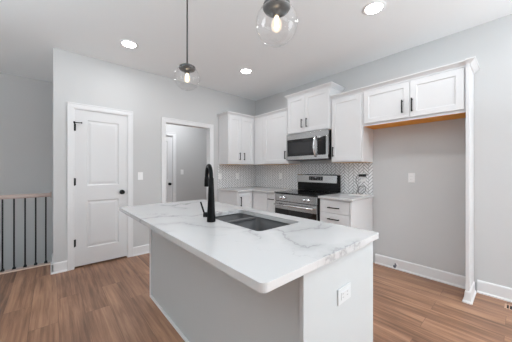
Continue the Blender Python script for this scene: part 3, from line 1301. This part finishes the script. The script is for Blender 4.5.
# back guard
bm = bm_new()
box(bm, -0.080, -0.022, RY0 + 0.004, RY1 - 0.004, 0.9195, 1.178)
box(bm, -0.092, -0.080, RY0 + 0.004, RY1 - 0.004, 0.9195, 1.06)
obj('backguard', bm, 'gloss_black', rg, bevel=0.004)
bm = bm_new()
pr = [(-0.081, 1.052), (-0.108, 1.058), (-0.100, 1.172), (-0.086, 1.186), (-0.060, 1.186), (-0.060, 1.179), (-0.081, 1.179)]
rows = [[bm.verts.new((x, yy, z)) for x, z in pr] for yy in (RY0 + 0.020, RY1 - 0.002)]
for k in range(len(pr)):
    bm.faces.new((rows[0][k], rows[0][(k + 1) % len(pr)], rows[1][(k + 1) % len(pr)], rows[1][k]))
bm.faces.new(rows[0])
bm.faces.new(rows[1][::-1])
fascia = obj('fascia', bm, 'steel', rg)
bm = bm_new()
box(bm, -0.1085, -0.098, -1.702, -1.448, 1.092, 1.155)
dp = obj('display', bm, 'blackglass', rg, bevel=0.001)
for k in range(5):
    bm = bm_new()
    yy = -1.480 - k * 0.046
    if k == 2:
        box(bm, -0.1092, -0.1086, yy - 0.016, yy + 0.014, 1.126, 1.144)
    else:
        box(bm, -0.1092, -0.1086, yy - 0.008, yy + 0.008, 1.128, 1.134)
        box(bm, -0.1092, -0.1086, yy - 0.008, yy + 0.008, 1.106, 1.111)
    obj('legend', bm, 'display', dp)
for (bx, by, br) in ((-0.27, -1.39, .085), (-0.27, -1.77, .075), (-0.50, -1.40, .10), (-0.50, -1.76, .09)):
    bm = bm_new()
    lathe(bm, (bx, by, 0.9192), [(br - 0.003, 0), (br, 0.0), (br, 0.0004), (br - 0.003, 0.0004), (br - .003, 0)], n=40)
    obj('burner_ring', bm, 'greyglass', rg)

# ------------------------------------------------------------------ microwave
mw = thing('microwave', 'stainless over-the-range microwave mounted under the upper cabinet', 'microwave', (-0.2, -1.6, 1.405))
MY0, MY1, MZ0, MZ1, MD = -1.966, -1.200, 1.412, 1.824, 0.385
bm = bm_new()
fbox(bm, 'X', MY0, MY1, MZ0, MZ1, 0.012, MD - 0.03)
obj('body', bm, 'blackplastic', mw, bevel=0.003)
bm = bm_new()
fbox(bm, 'X', MY0, MY1, MZ1 - 0.085, MZ1, MD - 0.029, MD)
fbox(bm, 'X', -1.905, MY1, 1.438, 1.463, MD - 0.029, MD)
fbox(bm, 'X', MY0, -1.930, 1.438, MZ1 - 0.085, MD - 0.029, MD)
obj('front_frame', bm, 'steel', mw, bevel=0.002)
bm = bm_new()
fbox(bm, 'X', -1.738, MY1 - 0.020, 1.478, 1.738, MD - 0.029, MD + 0.002)
mdr = obj('door', bm, 'blackglass', mw, bevel=0.002)
bm = bm_new()
fbox(bm, 'X', -1.700, -1.262, 1.508, 1.690, MD + 0.0021, MD + 0.0026)
obj('window', bm, 'greyglass', mdr)
bm = bm_new()
fbox(bm, 'X', MY0, MY1, 1.418, 1.477, MD - 0.029, MD + 0.001)
obj('lower_band', bm, 'steel', mw, bevel=0.002)
bm = bm_new()
fbox(bm, 'X', MY1 - 0.019, MY1, 1.477, 1.739, MD - 0.029, MD)
obj('door_stile', bm, 'steel', mw, bevel=0.001)
bm = bm_new()
fbox(bm, 'X', -1.792, -1.739, 1.477, 1.739, MD - 0.029, MD)
obj('door_stile', bm, 'steel', mw, bevel=0.001)
bm = bm_new()
fbox(bm, 'X', -1.928, -1.793, 1.480, 1.736, MD - 0.029, MD + 0.002)
cpn = obj('control_panel', bm, 'blackglass', mw, bevel=0.002)
bm = bm_new()
fbox(bm, 'X', -1.905, -1.815, 1.695, 1.716, MD + 0.0021, MD + 0.0026)
obj('clock_display', bm, 'greyglass', cpn)
for r_ in range(5):
    for c_ in range(3):
        bm = bm_new()
        fbox(bm, 'X', -1.900 + c_ * 0.034, -1.882 + c_ * 0.034, 1.512 + r_ * 0.034, 1.517 + r_ * 0.034, MD + 0.0021, MD + 0.0026)
        obj('button_mark', bm, 'greyglass', cpn)
bm = bm_new()
hpts = []
for k in range(13):
    t_ = k / 12
    zz = 1.455 + t_ * 0.305
    out = 0.010 + 0.046 * math.sin(math.pi * t_)
    hpts.append((-(MD + out), -1.765, zz))
tube(bm, hpts, 0.012, n=14)
obj('handle', bm, 'chrome', mw)

# ------------------------------------------------------------------ outlets and switches
def plate(name, label, cat, face, u, v, d, kind, group=None, flat=False):
    loc = P3(face, u, v, d)
    t = thing(name, label, cat, loc, group)
    bm = bm_new()
    w, h = (0.057, 0.035) if flat else (0.035, 0.057)
    fbox(bm, face, u - w, u + w, v - h, v + h, d + 0.0003, d + 0.006)
    obj('cover_plate', bm, 'plate_matte' if flat else 'plate', t, bevel=0.002)
    if kind == 'switch':
        bm = bm_new()
        fbox(bm, face, u - 0.016, u + 0.016, v - 0.033, v + 0.033, d + 0.006, d + 0.0095)
        obj('rocker', bm, 'plate', t, bevel=0.0015)
    else:
        bm = bm_new()
        a_, b_ = (0.034, 0.017) if flat else (0.017, 0.034)
        fbox(bm, face, u - a_, u + a_, v - b_, v + b_, d + 0.006, d + 0.0085)
        rc = obj('receptacle', bm, 'plate_matte' if flat else 'plate', t, bevel=0.0015)
        for zc in (-0.019, 0.019):
            for uc_ in (-0.0075, 0.0075):
                bm = bm_new()
                du, dv, hu, hv = (zc, uc_, 0.005, 0.001) if flat else (uc_, zc, 0.001, 0.005)
                fbox(bm, face, u + du - hu, u + du + hu, v + dv - hv, v + dv + hv, d + 0.0084, d + 0.0088)
                obj('slot', bm, 'slot', rc)
    return t


plate('light_switch', 'white light switch on the wall between the pantry door and the doorway', 'switch', 'Y', -2.290, 1.167, 0, 'switch')
plate('light_switch', 'white light switch on the shaded hallway wall, seen through the doorway', 'switch', 'Y', -0.982, 1.214, -1.5, 'switch')
plate('light_switch', 'white switch at the far left end of the herringbone tile, beside the doorway', 'switch', 'Y', -0.902, 1.139, 0.0085, 'switch')
plate('electrical_outlet', 'white outlet on the herringbone tile under the two-door corner cabinet', 'outlet', 'Y', -0.498, 1.139, 0.0085, 'outlet')
plate('electrical_outlet', 'white outlet on the herringbone tile just left of the range', 'outlet', 'X', -0.730, 1.145, 0.0085, 'outlet')
plate('electrical_outlet', 'white outlet on the bare wall of the refrigerator alcove', 'outlet', 'X', -2.868, 1.160, 0, 'outlet')
plate('electrical_outlet', 'white outlet on the white end panel of the island', 'outlet', 'Y', -2.290, 0.690, 3.205, 'outlet', flat=True)
plate('electrical_outlet', 'white outlet with a black plug, on the tile right of the range', 'outlet', 'X', -2.290, 1.150, 0.0085, 'outlet')

# plug with loose cord, lying on a flat sheet on the counter
pc = thing('power_cord', 'black plug with thin grey cord looping down to the small countertop', 'cord', (-0.03, -2.29, 1.17))
bm = bm_new()
box(bm, -0.054, -0.0178, -2.338, -2.242, 1.164, 1.198)
obj('plug', bm, 'blackplastic', pc, bevel=0.008, seg=3)
bm = bm_new()
ctrl = [(-0.035, -2.252, 1.180), (-0.045, -2.215, 1.165), (-0.05, -2.205, 1.10), (-0.05, -2.225, 1.04), (-0.06, -2.245, 0.985), (-0.08, -2.255, 0.945),
        (-0.09, -2.275, 0.925), (-0.085, -2.31, 0.935), (-0.07, -2.345, 0.975), (-0.05, -2.335, 1.02), (-0.05, -2.295, 1.035), (-0.07, -2.26, 1.01), (-0.09, -2.235, 0.95), (-0.11, -2.24, 0.9235)]


def catmull(P, n=6):
    P = [Vector(p) for p in P]
    out = []
    for i in range(len(P) - 1):
        a, b, c, d = P[max(i - 1, 0)], P[i], P[i + 1], P[min(i + 2, len(P) - 1)]
        for k in range(n):
            t = k / n
            out.append(0.5 * ((2 * b) + (c - a) * t + (2 * a - 5 * b + 4 * c - d) * t * t + (3 * b - a - 3 * c + d) * t ** 3))
    out.append(P[-1])
    return out


tube(bm, catmull(ctrl), 0.0048, n=8)
obj('cable', bm, 'cord', pc)
bm = bm_new()
box(bm, -0.26, -0.05, -2.40, -2.20, 0.9147, 0.9205)
bk = obj('booklet', bm, 'paper', bevel=0.001)
tag(bk, 'flat white booklet lying on the small countertop under the cord', 'booklet')

# water supply valve in the alcove baseboard
wv = thing('water_valve', 'small grey water supply valve poking out of the alcove baseboard', 'valve', (-0.03, -2.705, 0.04))
bm = bm_new()
cyl(bm, (-0.0145, -2.705, 0.052), (-0.020, -2.705, 0.052), 0.024, n=20)
obj('escutcheon', bm, 'plate', wv)
bm = bm_new()
cyl(bm, (-0.020, -2.705, 0.052), (-0.065, -2.705, 0.052), 0.009, n=14)
cyl(bm, (-0.050, -2.705, 0.052), (-0.050, -2.705, 0.085), 0.008, n=12)
obj('stem', bm, 'brass', wv)
bm = bm_new()
lathe(bm, (-0.065, -2.705, 0.052), [(0, 0), (0.015, 0), (0.018, -0.006), (0.015, -0.012), (0, -0.012)], axis='x', n=18)
obj('handle', bm, 'brass', wv)

# floor register
fv = thing('floor_register', 'small brown floor vent with dark slots beside the right wall', 'vent', (-0.157, -3.79, 0))
bm = bm_new()
x0, x1, y0, y1 = -0.215, -0.100, -3.93, -3.645
box(bm, x0, x1, y0, y0 + 0.014, 0.0003, 0.005)
box(bm, x0, x1, y1 - 0.014, y1, 0.0003, 0.005)
box(bm, x0, x0 + 0.014, y0 + 0.014, y1 - 0.014, 0.0003, 0.005)
box(bm, x1 - 0.014, x1, y0 + 0.014, y1 - 0.014, 0.0003, 0.005)
k = y0 + 0.026
while k < y1 - 0.03:
    box(bm, x0 + 0.014, x1 - 0.014, k, k + 0.007, 0.0003, 0.0045)
    k += 0.0205
obj('grille', bm, 'bronze', fv)
bm = bm_new()
box(bm, x0 + 0.012, x1 - 0.012, y0 + 0.012, y1 - 0.012, 0.0003, 0.0010)  # dark-coloured sheet standing in for the shade inside the duct
obj('duct_shade_sheet', bm, 'duct_shade', fv)

# ------------------------------------------------------------------ recessed lights
def recessed(loc, label):
    t = thing('recessed_light', label, 'light', loc, 'recessed ceiling lights')
    bm = bm_new()
    lathe(bm, loc, [(0.072, -0.0055), (0.078, -0.009), (0.096, -0.005), (0.099, -0.0005), (0.072, -0.0005), (0.072, -0.0055)], n=40)
    obj('trim_ring', bm, 'plate', t)
    bm = bm_new()
    lathe(bm, loc, [(0, -0.0075), (0.050, -0.0075), (0.0725, -0.0055), (0.0725, -0.0008), (0, -0.0008)], n=40)
    obj('lens', bm, 'led', t)
    lo = area_light('lamp', (0, 0, -0.014), (0, 0, 0), 0.14, 0.14, LAMP_W, LAMP_C)
    lo.data.shape = 'DISK'
    lo.parent = t
    return t


rl = recessed((-2.598, -0.690, H), 'round recessed ceiling light nearest the pantry door')
for loc, lb in (((-1.097, -1.025, H), 'small round recessed ceiling light in front of the corner cabinets'),
                ((-1.066, -2.852, H), 'round recessed ceiling light at the top of the photo, near the refrigerator alcove')):
    c = copy_tree(rl)
    c.location = loc
    c['label'] = lb

# ------------------------------------------------------------------ pendants
def pendant(loc, label):
    x, y, z = loc                      # globe centre
    t = thing('pendant_light', label, 'light', (x, y, z), 'globe pendants over the island')
    RG = 0.1005
    bm = bm_new()
    prof = []
    a0 = math.asin(0.064 / RG)
    for k in range(25):
        a = a0 + (math.pi - a0) * k / 24
        prof.append((RG * math.sin(a) if k < 24 else 0, RG * math.cos(a)))
    lathe(bm, loc, prof, n=48)
    g = obj('glass_globe', bm, 'glass', t)
    g['label'] = 'clear glass globe'
    bm = bm_new()
    lathe(bm, loc, [(0, 0.106), (0.012, 0.106), (0.018, 0.102), (0.050, 0.098), (0.066, 0.088), (0.0675, 0.078), (0.060, 0.066), (0.042, 0.057),
                    (0.020, 0.054), (0.018, 0.036), (0.0, 0.036)], n=36)
    obj('cap', bm, 'gunmetal', t)
    bm = bm_new()
    cyl(bm, (x, y, z + 0.105), (x, y, H - 0.008), 0.0062, n=14)
    obj('rod', bm, 'rod', t)
    bm = bm_new()
    lathe(bm, (x, y, H), [(0, -0.0005), (0.062, -0.0005), (0.062, -0.005), (0.055, -0.008), (0, -0.009)], n=36)
    obj('canopy', bm, 'gunmetal', t)
    bm = bm_new()
    lathe(bm, loc, [(0.011, 0.040), (0.013, 0.030), (0.022, 0.012), (0.0255, -0.008), (0.022, -0.026), (0.012, -0.036), (0, -0.039)], n=28)
    b = obj('bulb', bm, 'bulb', t)
    bm = bm_new()
    for k in range(6):
        a = 2 * math.pi * k / 6
        cyl(bm, (x + 0.008 * math.cos(a), y + 0.008 * math.sin(a), z - 0.022), (x + 0.006 * math.cos(a), y + 0.006 * math.sin(a), z + 0.030), 0.0026, n=8)
    obj('filament', bm, 'filament', b)
    return t


pd = pendant((-2.448, -1.927, 2.010), 'clear glass globe pendant on a grey rod, hanging over the far end of the island')
c = copy_tree(pd)
c.location = (-2.469, -2.956, 1.959)
c['label'] = 'clear glass globe pendant cut by the top edge, over the near end of the island'
# the nearer pendant hangs on a rod long enough to meet the ceiling
for ch in c.children:
    if ch.name.startswith('canopy'):
        ch.location = (0, 0, 2.010 - 1.959)
    if ch.name.startswith('rod'):
        ch.scale = (1, 1, 1)
        ch.location = (0, 0, 2.010 - 1.959)

# ------------------------------------------------------------------ stair railing
sr = thing('stair_railing', 'stair railing with black iron balusters and wooden handrail at the left edge', 'railing', (-4.2, 0.43, 0))
RYC = 0.432
bm = bm_new()
pr = [(-0.029, 0.900), (0.029, 0.900), (0.031, 0.915), (0.026, 0.940), (0.012, 0.949), (-0.012, 0.949), (-0.026, 0.940), (-0.031, 0.915)]
rows = [[bm.verts.new((xx, RYC + a, z)) for a, z in pr] for xx in (-5.4, -3.292)]
for k in range(len(pr)):
    bm.faces.new((rows[0][k], rows[0][(k + 1) % len(pr)], rows[1][(k + 1) % len(pr)], rows[1][k]))
bm.faces.new(rows[0])
bm.faces.new(rows[1][::-1])
obj('handrail', bm, 'railwood', sr)
bm = bm_new()
box(bm, -5.4, -3.292, RYC - 0.036, RYC + 0.024, 0.0005, 0.022)
obj('shoe_rail', bm, 'railwood', sr, bevel=0.003)
bm = bm_new()
box(bm, -5.4, -3.292, RYC - 0.046, RYC - 0.0365, 0.0005, 0.015)
ns = obj('nosing', bm, 'nosing', sr, bevel=0.002)
ns['label'] = 'pale strip along the foot of the railing'
xs = [-3.338 - 0.098 * k for k in range(21)]
for xx in xs:
    bm = bm_new()
    cyl(bm, (xx, RYC, 0.021), (xx, RYC, 0.902), 0.0082, n=10)
    bl = obj('baluster', bm, 'iron', sr)
    bm = bm_new()
    ring_stack(bm, [(xx - .017, xx + .017, RYC - .017, RYC + .017, 0.0222), (xx - .017, xx + .017, RYC - .017, RYC + .017, 0.034),
                    (xx - .010, xx + .010, RYC - .010, RYC + .010, 0.05)])
    obj('base_collar', bm, 'iron', bl)
bm = bm_new()
box(bm, -3.292, -3.281, RYC - 0.04, RYC + 0.04, 0.885, 0.965)
obj('wall_rosette', bm, 'railwood', sr, bevel=0.003)
